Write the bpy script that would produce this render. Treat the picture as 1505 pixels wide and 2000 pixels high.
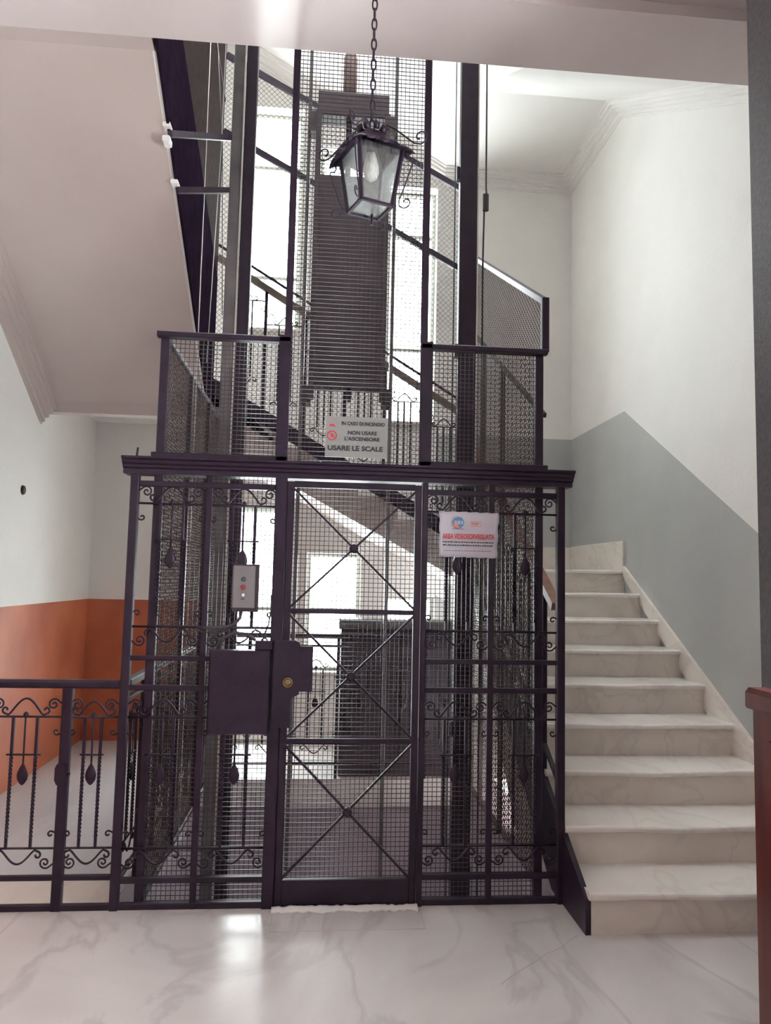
import bpy, bmesh, math, random
from mathutils import Vector, Matrix
random.seed(7)
PI = math.pi
for o in list(bpy.data.objects):
    bpy.data.objects.remove(o, do_unlink=True)
S = bpy.context.scene
COL = S.collection

# ------------------------------------------------------------------ camera
F_PX, PITCH, YAW, ROLL = 1463.1, .0878, .0846, .0216
CAM = Vector((-.143, -3.547, 1.488))
fwd = Vector((math.sin(YAW)*math.cos(PITCH), math.cos(YAW)*math.cos(PITCH), math.sin(PITCH)))
rgt = Vector((math.cos(YAW), -math.sin(YAW), 0))
dwn = fwd.cross(rgt)
c_, s_ = math.cos(ROLL), math.sin(ROLL)
rgt, dwn = c_*rgt - s_*dwn, s_*rgt + c_*dwn
cd = bpy.data.cameras.new('camera')
cd.sensor_fit = 'AUTO'; cd.sensor_width = 36.0; cd.lens = F_PX*36/2000
cd.clip_start = .05; cd.clip_end = 200
cam = bpy.data.objects.new('camera', cd); COL.objects.link(cam)
cam.matrix_world = Matrix(((rgt.x, -dwn.x, -fwd.x, CAM.x), (rgt.y, -dwn.y, -fwd.y, CAM.y), (rgt.z, -dwn.z, -fwd.z, CAM.z), (0, 0, 0, 1)))
S.camera = cam

# ------------------------------------------------------------------ world and exposure
w = bpy.data.worlds.new('overcast_sky'); S.world = w; w.use_nodes = True
bg = w.node_tree.nodes['Background']
bg.inputs[0].default_value = (.95, .975, 1, 1)
bg.inputs[1].default_value = 21.0
S.view_settings.view_transform = 'Standard'
try: S.view_settings.look = 'None'
except Exception: pass
S.view_settings.gamma = 1
S.view_settings.use_curve_mapping = False
S.view_settings.exposure = 0.3

# ------------------------------------------------------------------ materials
def nodes(name):
    m = bpy.data.materials.new(name); m.use_nodes = True
    nt = m.node_tree
    return m, nt, nt.nodes['Principled BSDF']

def noise_mat(name, c1, c2, scale=8, rough=.5, metal=0, bump=0, bscale=60, detail=5, spec=.5, stretch=None):
    m, nt, b = nodes(name)
    tc = nt.nodes.new('ShaderNodeTexCoord')
    src = tc.outputs['Object']
    if stretch:
        mp = nt.nodes.new('ShaderNodeMapping'); mp.inputs['Scale'].default_value = stretch
        nt.links.new(src, mp.inputs[0]); src = mp.outputs[0]
    n = nt.nodes.new('ShaderNodeTexNoise'); n.inputs['Scale'].default_value = scale; n.inputs['Detail'].default_value = detail
    nt.links.new(src, n.inputs['Vector'])
    r = nt.nodes.new('ShaderNodeValToRGB')
    r.color_ramp.elements[0].position = .3; r.color_ramp.elements[1].position = .7
    r.color_ramp.elements[0].color = (*c1, 1); r.color_ramp.elements[1].color = (*c2, 1)
    nt.links.new(n.outputs['Fac'], r.inputs[0]); nt.links.new(r.outputs[0], b.inputs['Base Color'])
    b.inputs['Roughness'].default_value = rough; b.inputs['Metallic'].default_value = metal
    b.inputs['Specular IOR Level'].default_value = spec
    if bump:
        n2 = nt.nodes.new('ShaderNodeTexNoise'); n2.inputs['Scale'].default_value = bscale; n2.inputs['Detail'].default_value = 6
        nt.links.new(src, n2.inputs['Vector'])
        bp_ = nt.nodes.new('ShaderNodeBump'); bp_.inputs['Strength'].default_value = bump; bp_.inputs['Distance'].default_value = .01
        nt.links.new(n2.outputs['Fac'], bp_.inputs['Height']); nt.links.new(bp_.outputs[0], b.inputs['Normal'])
    return m

def marble_mat(name, base, dark, vein, rough, scale=1.2, amt=.35):
    m, nt, b = nodes(name)
    tc = nt.nodes.new('ShaderNodeTexCoord')
    mp = nt.nodes.new('ShaderNodeMapping'); mp.inputs['Rotation'].default_value = (0, 0, .75); mp.inputs['Scale'].default_value = (1, .45, 1)
    nt.links.new(tc.outputs['Object'], mp.inputs[0])
    n1 = nt.nodes.new('ShaderNodeTexNoise'); n1.inputs['Scale'].default_value = scale; n1.inputs['Detail'].default_value = 8; n1.inputs['Distortion'].default_value = 1.6
    n2 = nt.nodes.new('ShaderNodeTexNoise'); n2.inputs['Scale'].default_value = scale*1.7; n2.inputs['Detail'].default_value = 9; n2.inputs['Distortion'].default_value = .9
    for n in (n1, n2): nt.links.new(mp.outputs[0], n.inputs['Vector'])
    r1 = nt.nodes.new('ShaderNodeValToRGB'); r1.color_ramp.elements[0].position = .3; r1.color_ramp.elements[1].position = .68
    r1.color_ramp.elements[0].color = (*dark, 1); r1.color_ramp.elements[1].color = (*base, 1)
    nt.links.new(n1.outputs['Fac'], r1.inputs[0])
    sb = nt.nodes.new('ShaderNodeMath'); sb.operation = 'SUBTRACT'; sb.inputs[1].default_value = .5
    ab = nt.nodes.new('ShaderNodeMath'); ab.operation = 'ABSOLUTE'
    ml = nt.nodes.new('ShaderNodeMapRange'); ml.inputs['From Min'].default_value = 0; ml.inputs['From Max'].default_value = .028
    ml.inputs['To Min'].default_value = amt; ml.inputs['To Max'].default_value = 0
    nt.links.new(n2.outputs['Fac'], sb.inputs[0]); nt.links.new(sb.outputs[0], ab.inputs[0]); nt.links.new(ab.outputs[0], ml.inputs['Value'])
    mx = nt.nodes.new('ShaderNodeMixRGB'); mx.inputs[2].default_value = (*vein, 1)
    nt.links.new(ml.outputs[0], mx.inputs[0]); nt.links.new(r1.outputs[0], mx.inputs[1])
    nt.links.new(mx.outputs[0], b.inputs['Base Color'])
    b.inputs['Roughness'].default_value = rough
    return m

def flat_mat(name, c, rough=.5, metal=0, spec=.5):
    m, nt, b = nodes(name)
    b.inputs['Base Color'].default_value = (*c, 1); b.inputs['Roughness'].default_value = rough
    b.inputs['Metallic'].default_value = metal; b.inputs['Specular IOR Level'].default_value = spec
    return m

def glass_mat(name, tint, gloss=.08, rough=.05, frost=0.0, bump=0):
    m, nt, b = nodes(name)
    out = nt.nodes['Material Output']
    tr = nt.nodes.new('ShaderNodeBsdfTransparent'); tr.inputs[0].default_value = (*tint, 1)
    gl = nt.nodes.new('ShaderNodeBsdfGlossy'); gl.inputs['Roughness'].default_value = rough
    mix = nt.nodes.new('ShaderNodeMixShader'); mix.inputs[0].default_value = gloss
    first = tr.outputs[0]
    if frost:
        tl = nt.nodes.new('ShaderNodeBsdfTranslucent'); tl.inputs[0].default_value = (*tint, 1)
        m2 = nt.nodes.new('ShaderNodeMixShader')
        n = nt.nodes.new('ShaderNodeTexNoise'); n.inputs['Scale'].default_value = 28; n.inputs['Detail'].default_value = 5; n.inputs['Distortion'].default_value = 3
        tc = nt.nodes.new('ShaderNodeTexCoord'); mp = nt.nodes.new('ShaderNodeMapping'); mp.inputs['Scale'].default_value = (1.6, 1.6, .5)
        nt.links.new(tc.outputs['Object'], mp.inputs[0]); nt.links.new(mp.outputs[0], n.inputs['Vector'])
        mr = nt.nodes.new('ShaderNodeMapRange'); mr.inputs['From Min'].default_value = .35; mr.inputs['From Max'].default_value = .65
        mr.inputs['To Min'].default_value = frost*.3; mr.inputs['To Max'].default_value = frost
        nt.links.new(n.outputs['Fac'], mr.inputs['Value']); nt.links.new(mr.outputs[0], m2.inputs[0])
        nt.links.new(tr.outputs[0], m2.inputs[1]); nt.links.new(tl.outputs[0], m2.inputs[2]); first = m2.outputs[0]
        bm = nt.nodes.new('ShaderNodeBump'); bm.inputs['Strength'].default_value = .6; bm.inputs['Distance'].default_value = .004
        nt.links.new(n.outputs['Fac'], bm.inputs['Height']); nt.links.new(bm.outputs[0], gl.inputs['Normal'])
    nt.links.new(first, mix.inputs[1]); nt.links.new(gl.outputs[0], mix.inputs[2])
    nt.links.new(mix.outputs[0], out.inputs['Surface'])
    nt.nodes.remove(b)
    return m

M = {}
M['iron'] = noise_mat('dark_painted_iron', (.012, .0055, .015), (.025, .0125, .030), 14, .42, 0, .15, 90, spec=.32)
M['wire'] = noise_mat('mesh_wire', (.04, .031, .036), (.065, .05, .056), 20, .33, .3)
M['matte'] = noise_mat('matte_black_plate', (.012, .007, .014), (.02, .013, .023), 9, .95, 0, 0, spec=0)
M['dullwire'] = noise_mat('dull_guard_wire', (.05, .037, .036), (.08, .06, .056), 20, .8, 0, 0, spec=.1)
M['steel'] = noise_mat('guide_steel', (.10, .095, .10), (.17, .16, .165), 6, .35, .5)
M['steel_edge'] = flat_mat('worn_edge_and_highlight', (.55, .53, .5), .3, .7)
M['white'] = noise_mat('white_plaster', (.79, .77, .74), (.85, .83, .80), 1.6, .6, 0, .12, 30)
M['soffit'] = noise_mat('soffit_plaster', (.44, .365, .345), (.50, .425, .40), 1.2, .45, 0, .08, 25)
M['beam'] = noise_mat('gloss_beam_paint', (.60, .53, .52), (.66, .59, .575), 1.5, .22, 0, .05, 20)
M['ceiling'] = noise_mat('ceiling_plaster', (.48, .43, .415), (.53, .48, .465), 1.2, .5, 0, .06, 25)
M['grey'] = noise_mat('grey_dado_paint', (.39, .395, .385), (.45, .45, .435), 1.8, .42, 0, .08, 35)
M['red'] = noise_mat('terracotta_dado_paint', (.38, .085, .038), (.57, .165, .075), 2.2, .5, 0, .1, 40)
M['floor'] = marble_mat('floor_marble', (.77, .725, .70), (.53, .49, .48), (.36, .325, .33), .24, 1.0, .35)
M['stair'] = marble_mat('stair_marble', (.80, .745, .675), (.65, .58, .515), (.42, .36, .33), .24, 1.5, .22)
M['tread'] = marble_mat('lit_polished_tread_marble', (.89, .85, .80), (.79, .74, .68), (.5, .44, .41), .15, 1.5, .22)  # stair marble made paler; light from above is put into its colour
M['grey_marble'] = marble_mat('grey_marble', (.60, .61, .62), (.46, .47, .49), (.7, .68, .64), .3, .8, .2)
M['concrete'] = noise_mat('pit_concrete', (.40, .345, .385), (.52, .45, .49), 2.5, .8, 0, .3, 40)
M['wood'] = noise_mat('mahogany', (.055, .010, .010), (.13, .028, .020), 3, .3, 0, .08, 50, stretch=(6, 6, .6))
M['rail_wood'] = noise_mat('handrail_wood', (.16, .045, .025), (.26, .085, .045), 4, .35, 0, 0, stretch=(1, 6, 6))
M['old_wood'] = noise_mat('grey_brown_handrail', (.10, .075, .06), (.16, .125, .10), 4, .4, 0, 0)
M['jamb'] = noise_mat('dark_speckled_jamb', (.045, .038, .044), (.085, .075, .08), 60, .45, 0, .3, 220)
M['frame'] = noise_mat('window_frame_paint', (.40, .42, .37), (.48, .49, .43), 6, .5)
M['glass'] = glass_mat('window_glass', (.95, .98, .97), .06, .03)
M['lglass'] = glass_mat('hammered_lantern_glass', (.965, .985, .98), .08, .12, .22)
M['signwhite'] = noise_mat('shaded_sign_enamel', (.235, .235, .23), (.265, .265, .26), 3, .35)  # white enamel greyed; the shade on the sign is in its colour
M['paper'] = noise_mat('paper', (.50, .475, .545), (.58, .55, .62), 5, .7)  # white sheet toned down evenly, its shade put into the colour
M['ink'] = flat_mat('black_ink', (.02, .02, .025), .6)
M['redink'] = flat_mat('red_ink', (.55, .03, .05), .6)
M['blueink'] = flat_mat('blue_ink', (.08, .22, .42), .6)
M['pinkink'] = flat_mat('coral_ink', (.72, .22, .17), .6)
M['plastic'] = noise_mat('grey_plastic', (.165, .145, .155), (.19, .17, .18), 8, .4)
M['green'] = flat_mat('dark_green_button', (.02, .06, .045), .25)
M['redbtn'] = flat_mat('red_button', (.35, .03, .04), .3)
M['whitebtn'] = flat_mat('white_button', (.7, .7, .7), .3)
M['rubber'] = flat_mat('black_rubber', (.02, .018, .02), .5)
M['foam'] = noise_mat('white_sealant', (.78, .77, .75), (.86, .85, .83), 20, .7, 0, .3, 60)
M['bulb'] = flat_mat('frosted_bulb', (.62, .6, .57), .5)
M['cw'] = noise_mat('counterweight_iron', (.032, .021, .029), (.055, .038, .048), 7, .55, 0, .2, 50)
M['brass'] = noise_mat('worn_brass', (.16, .11, .06), (.24, .17, .09), 20, .35, .7)
M['rust'] = noise_mat('rusty_pulley', (.13, .085, .08), (.22, .15, .14), 20, .6, .2)

# ------------------------------------------------------------------ mesh builder
class MB:
    def __init__(s): s.v = []; s.f = []; s.sm = []
    def face_add(s, fs, smooth=False):
        s.f += fs; s.sm += [smooth]*len(fs)
    def box(s, x0, x1, y0, y1, z0, z1):
        b = len(s.v)
        s.v += [(x, y, z) for z in (z0, z1) for y in (y0, y1) for x in (x0, x1)]
        s.face_add([(b, b+2, b+3, b+1), (b+4, b+5, b+7, b+6), (b, b+1, b+5, b+4), (b+2, b+6, b+7, b+3), (b, b+4, b+6, b+2), (b+1, b+3, b+7, b+5)])
        return s
    def rbox(s, x0, x1, y0, y1, z0, z1, r=.004):      # box with chamfered long edges, by axis of largest size
        d = [x1-x0, y1-y0, z1-z0]; a = d.index(max(d)); lo = (x0, y0, z0); hi = (x1, y1, z1)
        u, v = [i for i in range(3) if i != a]
        r = min(r, (hi[u]-lo[u])*.3, (hi[v]-lo[v])*.3)
        pr = [(lo[u]+r, lo[v]), (hi[u]-r, lo[v]), (hi[u], lo[v]+r), (hi[u], hi[v]-r), (hi[u]-r, hi[v]), (lo[u]+r, hi[v]), (lo[u], hi[v]-r), (lo[u], lo[v]+r)]
        b = len(s.v)
        for e in (lo[a], hi[a]):
            for p in pr:
                q = [0, 0, 0]; q[a] = e; q[u] = p[0]; q[v] = p[1]; s.v.append(tuple(q))
        n = 8
        s.face_add([(b+i, b+(i+1) % n, b+n+(i+1) % n, b+n+i) for i in range(n)] + [tuple(b+i for i in range(n))[::-1], tuple(b+n+i for i in range(n))])
        return s
    def prism(s, poly, ax, a, c, smooth=False):       # polygon in the two other axes, extruded along ax from a to c
        u, v = [i for i in range(3) if i != ax]
        b = len(s.v); n = len(poly)
        for e in (a, c):
            for p in poly:
                q = [0, 0, 0]; q[ax] = e; q[u] = p[0]; q[v] = p[1]; s.v.append(tuple(q))
        s.face_add([(b+i, b+(i+1) % n, b+n+(i+1) % n, b+n+i) for i in range(n)], smooth)
        s.face_add([tuple(b+i for i in range(n))[::-1], tuple(b+n+i for i in range(n))])
        return s
    def tube(s, pts, r, n=6, closed=False, smooth=True, twist=0, cap=True):
        P = [Vector(p) for p in pts]; m = len(P); b = len(s.v)
        rs = r if isinstance(r, (list, tuple)) else [r]*m
        up = None
        for i, p in enumerate(P):
            if closed: t = (P[(i+1) % m]-P[i-1])
            else: t = P[min(i+1, m-1)]-P[max(i-1, 0)]
            if t.length < 1e-9: t = Vector((0, 0, 1))
            t.normalize()
            if up is None:
                up = Vector((0, 0, 1)) if abs(t.z) < .9 else Vector((1, 0, 0))
            a = up - t*up.dot(t)
            if a.length < 1e-6: a = t.orthogonal()
            a.normalize(); up = a; c = t.cross(a)
            for k in range(n):
                th = 2*PI*k/n + twist*i + PI/n
                s.v.append(tuple(p + (a*math.cos(th)+c*math.sin(th))*rs[i]))
        last = m if closed else m-1
        s.face_add([(b+i*n+k, b+i*n+(k+1) % n, b+((i+1) % m)*n+(k+1) % n, b+((i+1) % m)*n+k) for i in range(last) for k in range(n)], smooth)
        if cap and not closed:
            s.face_add([tuple(b+k for k in range(n))[::-1], tuple(b+(m-1)*n+k for k in range(n))])
        return s
    def bar(s, p, q, w, h, up=(0, 0, 1)):             # rectangular bar p->q
        p, q = Vector(p), Vector(q); t = (q-p).normalized(); u = Vector(up)
        u = u - t*u.dot(t)
        if u.length < 1e-6: u = t.orthogonal()
        u.normalize(); c = t.cross(u); b = len(s.v)
        for e in (p, q):
            for (i, j) in ((-1, -1), (1, -1), (1, 1), (-1, 1)):
                s.v.append(tuple(e + c*(i*w/2) + u*(j*h/2)))
        s.face_add([(b+i, b+(i+1) % 4, b+4+(i+1) % 4, b+4+i) for i in range(4)] + [(b+3, b+2, b+1, b), (b+4, b+5, b+6, b+7)])
        return s
    def lathe(s, prof, c, ax=2, n=12, smooth=True):   # prof: (radius, offset along ax)
        b = len(s.v); u, v = [i for i in range(3) if i != ax]
        for (r, h) in prof:
            for k in range(n):
                q = list(c); q[ax] += h; q[u] += r*math.cos(2*PI*k/n); q[v] += r*math.sin(2*PI*k/n); s.v.append(tuple(q))
        m = len(prof)
        s.face_add([(b+i*n+k, b+i*n+(k+1) % n, b+(i+1)*n+(k+1) % n, b+(i+1)*n+k) for i in range(m-1) for k in range(n)], smooth)
        s.face_add([tuple(b+k for k in range(n))[::-1], tuple(b+(m-1)*n+k for k in range(n))])
        return s
    def quad(s, a, b_, c, d):
        b = len(s.v); s.v += [tuple(a), tuple(b_), tuple(c), tuple(d)]; s.face_add([(b, b+1, b+2, b+3)]); return s
    def mesh(s, name, mat):
        me = bpy.data.meshes.new(name); me.from_pydata(s.v, [], s.f)
        bm = bmesh.new(); bm.from_mesh(me); bmesh.ops.recalc_face_normals(bm, faces=bm.faces[:]); bm.to_mesh(me); bm.free()
        if len(s.sm) == len(me.polygons): me.polygons.foreach_set('use_smooth', s.sm)
        me.materials.append(M[mat]); me.update()
        return me
    def build(s, name, mat, parent=None, **kw):
        return link(name, s.mesh(name, mat), parent, **kw)

def link(name, data, parent=None, loc=None, rot=None, scale=None, kind=None):
    o = bpy.data.objects.new(name, data); COL.objects.link(o)
    if parent is not None: o.parent = parent
    if loc: o.location = loc
    if rot: o.rotation_euler = rot
    if scale: o.scale = scale
    if kind: o['kind'] = kind
    return o
def tag(o, label, cat, group=None):
    o['label'] = label; o['category'] = cat
    if group: o['group'] = group
    return o
def thing(name, label, cat, loc=(0, 0, 0), group=None):
    o = link(name, None); o.location = loc; o.empty_display_size = .1
    return tag(o, label, cat, group)
def struct(name, mb, mat):
    o = mb.build(name, mat); o['kind'] = 'structure'; return o
def frame_of(parent):      # parts are written in world coordinates; shift them under their thing's base
    return parent.location.copy()
def put(mb, name, mat, parent, **kw):
    off = parent.location
    p2 = parent
    while p2.parent is not None:
        p2 = p2.parent; off = off + p2.location
    mb.v = [(x-off.x, y-off.y, z-off.z) for x, y, z in mb.v]
    return mb.build(name, mat, parent, **kw)

def world_off(p):
    off = p.location.copy()
    while p.parent is not None:
        p = p.parent; off = off + p.location
    return off

def wires(mb, poly, plane, const, spacing, rad, angle=0, off=0.0):
    """parallel wires clipped to a convex polygon; plane 'XZ' at Y=const or 'YZ' at X=const"""
    d = (math.cos(angle), math.sin(angle)); n = (-d[1], d[0])
    ts = [p[0]*n[0]+p[1]*n[1] for p in poly]
    k0 = math.ceil((min(ts)-off)/spacing); k1 = math.floor((max(ts)-off)/spacing)
    for k in range(k0, k1+1):
        t = off + k*spacing; hits = []
        for i in range(len(poly)):
            a, b = poly[i], poly[(i+1) % len(poly)]
            ta, tb = ts[i]-t, ts[(i+1) % len(poly)]-t
            if (ta < 0) != (tb < 0):
                q = ta/(ta-tb); hits.append((a[0]+(b[0]-a[0])*q, a[1]+(b[1]-a[1])*q))
        if len(hits) == 2 and math.dist(*hits) > .005:
            a, b = hits
            if plane == 'XZ': p, q, up = (a[0], const, a[1]), (b[0], const, b[1]), (0, 1, 0)
            else: p, q, up = (const, a[0], a[1]), (const, b[0], b[1]), (1, 0, 0)
            mb.bar(p, q, rad*1.7, rad*1.7, up)
    return mb
def square_mesh(mb, poly, plane, const, sp=.0215, rad=.0018):
    wires(mb, poly, plane, const-rad*.8, sp, rad, 0); wires(mb, poly, plane, const+rad*.8, sp, rad, PI/2); return mb
def diamond_mesh(mb, poly, plane, const, sp=.024, rad=.0015):
    wires(mb, poly, plane, const-rad*.8, sp, rad, PI/4); wires(mb, poly, plane, const+rad*.8, sp, rad, -PI/4); return mb

# ------------------------------------------------------------------ dimensions
RI, TR = .1763, .3111
Y1 = -.3414                     # front edge of the first step
XS, XR, XL = 1.03, 2.232, -2.21
YB = 3.408                      # back wall
YL = Y1 + 8*TR                  # landing edge (2.147)
ZL = 9*RI                       # right landing 1.587
ZL2 = ZL + 8*RI                 # left landing 2.997
FF = 24*RI                      # next floor 4.231
def nose(y): return RI + (y-Y1)*RI/TR          # nosing line of the right flight
def noseb(x): return ZL + RI + (1.05-x)*RI/TR  # nosing line of the back flight (rises to the left)
REAR = -7.5

# ------------------------------------------------------------------ floor
mb = MB()
mb.box(XL-.2, XR+.3, REAR, -.002, -.25, 0)
mb.box(XL-.2, -1.03, .0, YB+.25, -.25, -.002)
fl = struct('floor', mb, 'floor')
mb = MB(); mb.box(-1.03, XR, 2.15, YB+.25, -.2, -.002); mb.build('floor_slab', 'floor', fl)
mb = MB(); mb.box(-1.03, 1.03, .0, .06, -.25, -.002); mb.build('floor_edge', 'floor', fl)
mb = MB(); mb.rbox(XL, -1.04, .02, .30, -.001, .008, .003); mb.build('pale_strip', 'stair', fl)  # paler strip along the front of the corridor floor
mb = MB(); mb.rbox(XL, -1.04, .304, YB, -.001, .005, .003); mb.build('corridor_paving', 'grey_marble', fl)
mb = MB(); mb.rbox(-.31, .345, -.235, -.012, -.01, .0012, .0005); mb.build('threshold_slab', 'floor', fl)
# joint around the threshold and the open joint in the paving
mb = MB(); mb.box(-.313, .348, -.238, -.235, -.01, .0009); mb.box(-.313, -.31, -.238, -.02, -.01, .0009); mb.box(.345, .348, -.238, -.02, -.01, .0009)
mb.build('threshold_joint', 'concrete', fl)
CR = [(.985, -.32), (.93, -.365), (.88, -.42), (.80, -.47), (.72, -.545), (.64, -.61), (.565, -.685)]
mb = MB()
for (a, b_) in zip(CR, CR[1:]): mb.bar((a[0], a[1], 0), (b_[0], b_[1], 0), .004, .0012)
mb.build('paving_crack', 'concrete', fl)
# pit below the lift
mb = MB()
mb.box(-1.2, -1.0, .06, 2.3, -1.6, -.25); mb.box(1.0, 1.2, .06, 2.3, -1.6, -.0)
mb.box(-1.2, 1.2, 2.22, 2.4, -1.6, -.2); mb.box(-1.2, 1.2, -.1, .06, -1.6, -.25)
mb.box(-1.2, 1.2, -.1, 2.4, -1.75, -1.25)
struct('wall_pit', mb, 'concrete')

# ------------------------------------------------------------------ walls
def two_tone_wall(name, polys_top, polys_low, ax, a, c, m1, m2):
    mb = MB()
    for p in polys_top: mb.prism(p, ax, a, c)
    n = len(mb.f)
    for p in polys_low: mb.prism(p, ax, a, c)
    me = mb.mesh(name, m1); me.materials.append(M[m2])
    for i, p in enumerate(me.polygons): p.material_index = 0 if i < n else 1
    o = link(name, me); o['kind'] = 'structure'; return o
ZT = 9.0
# right wall, its grey dado follows the stair then the landing
ZD = 2.853
yd = YL - (ZD-1.0)/.6
DY0, DY1, DZ1 = -3.4, -1.45, 2.6      # opening added in the right wall, out of frame, to light the left side
two_tone_wall('wall_right',
    [[(DY1, ZT), (DY1, 1.0), (yd, 1.0), (YL, ZD), (YB+.3, ZD), (YB+.3, ZT)], [(REAR, 1.0), (DY0, 1.0), (DY0, ZT), (REAR, ZT)], [(DY0, DZ1), (DY1, DZ1), (DY1, ZT), (DY0, ZT)]],
    [[(DY1, -.3), (YB+.3, -.3), (YB+.3, ZD), (YL, ZD), (yd, 1.0), (DY1, 1.0)], [(REAR, -.3), (DY0, -.3), (DY0, 1.0), (REAR, 1.0)]], 0, XR, XR+.3, 'white', 'grey')
two_tone_wall('wall_left', [[(REAR, 1.245), (YB+.3, 1.245), (YB+.3, ZT), (REAR, ZT)]],
    [[(REAR, -.3), (YB+.3, -.3), (YB+.3, 1.245), (REAR, 1.245)]], 0, XL-.3, XL, 'white', 'red')
# wall behind the viewer 
mb = MB()
mb.box(XL-.3, XR+.3, REAR-.3, REAR, -.3, ZT)
struct('wall_front', mb, 'white')
# back wall with its stepped windows
WINU = [(-.99, -.42, 3.80, 6.0), (-.25, .25, 3.37, 5.64), (.416, .893, 2.963, 5.29)]
WINL = [(-.99, -.55, .06, 2.115), (-.268, .229, .62, 1.705), (.452, .931, .86, 1.32)]
holes = WINU + WINL
def wall_boxes(mb, x0, x1, z0, z1, y0, y1, holes):
    xs = sorted({x0, x1} | {min(max(h[0], x0), x1) for h in holes} | {min(max(h[1], x0), x1) for h in holes})
    for a, b in zip(xs, xs[1:]):
        hz = sorted((h[2], h[3]) for h in holes if h[0] <= a+1e-6 and h[1] >= b-1e-6)
        z = z0
        for (p, q) in hz:
            if q <= z0 or p >= z1: continue
            if p > z: mb.box(a, b, y0, y1, z, min(p, z1))
            z = max(z, q)
        if z < z1: mb.box(a, b, y0, y1, z, z1)
    return mb
mb = MB()
wall_boxes(mb, -1.25, .93, -1.6, ZT, YB, YB+.3, holes)
mb.box(XL, -1.25, YB, YB+.3, 1.245, ZT); mb.box(.93, XR, YB, YB+.3, ZD, ZT)
n = len(mb.f)
mb.box(XL, -1.25, YB, YB+.3, -.3, 1.245)
n2 = len(mb.f)
mb.box(.93, XR, YB, YB+.3, -.3, ZD)
me = mb.mesh('wall_back', 'white'); me.materials.append(M['red']); me.materials.append(M['grey'])
for i, p in enumerate(me.polygons): p.material_index = 0 if i < n else (1 if i < n2 else 2)
o = link('wall_back', me); o['kind'] = 'structure'

def make_window(k, x0, x1, z0, z1, bars):
    y0, y1 = YB+.13, YB+.17
    t = .035
    mb = MB(); mb.rbox(x0, x0+t, y0, y1, z0, z1); mb.rbox(x1-t, x1, y0, y1, z0, z1); mb.rbox(x0+t, x1-t, y0, y1, z0, z0+t); mb.rbox(x0+t, x1-t, y0, y1, z1-t, z1)
    wn = struct('window_%d' % k, mb, 'frame')
    zs = [z0+t] + sorted(bars) + [z1-t]
    for b in bars:
        MB().rbox(x0+t, x1-t, y0+.004, y1-.004, b-.018, b+.018).build('transom', 'frame', wn)
    for a, b in zip(zs, zs[1:]):
        MB().box(x0+t, x1-t, y0+.018, y0+.022, a, b).build('pane', 'glass', wn)
    MB().rbox(x0, x1, YB-.03, y0, z0-.03, z0+.004).build('window_sill', 'stair', wn)
make_window(1, *WINU[0], [5.46, 4.35])
make_window(2, *WINU[1], [5.1, 4.1])
make_window(3, *WINU[2], [4.84, 3.7])
make_window(4, *WINL[0], [1.18])
make_window(5, *WINL[1], [1.18])
make_window(6, *WINL[2], [])

# ------------------------------------------------------------------ ceiling of the hall, beam and upper floor
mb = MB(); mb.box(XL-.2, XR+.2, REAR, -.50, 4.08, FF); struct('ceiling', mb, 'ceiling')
mb = MB()
mb.prism([(-.52, 4.025), (-.105, 4.025), (-.10, 4.03), (-.10, FF), (-.52, FF)], 0, XL, XR)
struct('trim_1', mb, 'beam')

def flight_slab(poly_yz, x0, x1):
    return MB().prism(poly_yz, 0, x0, x1)
# left flight (rises toward the viewer) seen from below, with its landing
sl = .638
def soff_l(y): return 2.745 + (2.003-y)*sl
pts = [(2.15, 2.64), (2.003, 2.65)]
top = []
nst = 7; tl = 2.05/nst
poly = [(2.15, 2.648), (2.05, 2.648), (2.003, 2.72), (-.02, 4.02), (-.11, 4.03), (-.11, FF), (.10, FF)]
y = .10; z = FF
for i in range(nst):
    z -= RI; poly.append((y, z))
    if i < nst-1:
        y += tl; poly.append((y, z))
poly.append((2.15, z))
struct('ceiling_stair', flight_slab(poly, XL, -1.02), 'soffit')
mb = MB(); mb.box(XL, -1.0, 2.15, YB, 2.85, ZL2); struct('ceiling_landing', mb, 'white')
# white plaster arris along the flight's open edge
mb = MB(); mb.prism([(2.003, 2.715), (-.02, 4.016), (-.02, 4.07), (2.003, 2.77)], 0, -1.03, -1.012)
struct('trim_2', mb, 'white')
# back flight slab with steps
poly = [(1.05, ZL-.18)]
x = 1.05; z = ZL
poly = [(1.3, ZL-.20), (1.05, ZL-.20), (-1.0, noseb(-1.0)-.42), (-1.05, ZL2-.15), (-1.05, ZL2)]
st = []
x = 1.028; z = ZL
for i in range(8):
    st.append((x, z)); z += RI; st.append((x, z)); x -= TR*6.75/7
poly = [(1.03, ZL-.16), (-.95, noseb(-.95)-.42), (-1.02, ZL2-.146)] + [(-1.02, ZL2)] + st[::-1][0:-1] + [(1.03, ZL)]
mb = MB(); mb.prism(poly, 1, 2.17, YB)
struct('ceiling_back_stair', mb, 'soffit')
# storey above: right flight, landing and back flight
def up_soff(y): return 4.13 + (y+.1)*.59
mb = MB(); mb.prism([(-.10, 4.13), (YL, up_soff(YL)), (YL, up_soff(YL)+.38), (-.10, 4.5)], 0, .98, XR)
struct('ceiling_upper_flight', mb, 'white')
ZU = up_soff(YL)
mb = MB(); mb.box(.95, XR, YL, YB, ZU, ZU+.36); struct('ceiling_upper_landing', mb, 'white')
mb = MB(); mb.prism([(.95, ZU), (-1.1, ZU+1.2), (-1.1, ZU+1.6), (.95, ZU+.36)], 1, 2.17, YB); struct('ceiling_upper_back', mb, 'white')
mb = MB(); mb.box(XL, -1.1, 2.17, YB, ZU+1.2, ZU+1.5); struct('ceiling_upper_left', mb, 'white')

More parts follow.
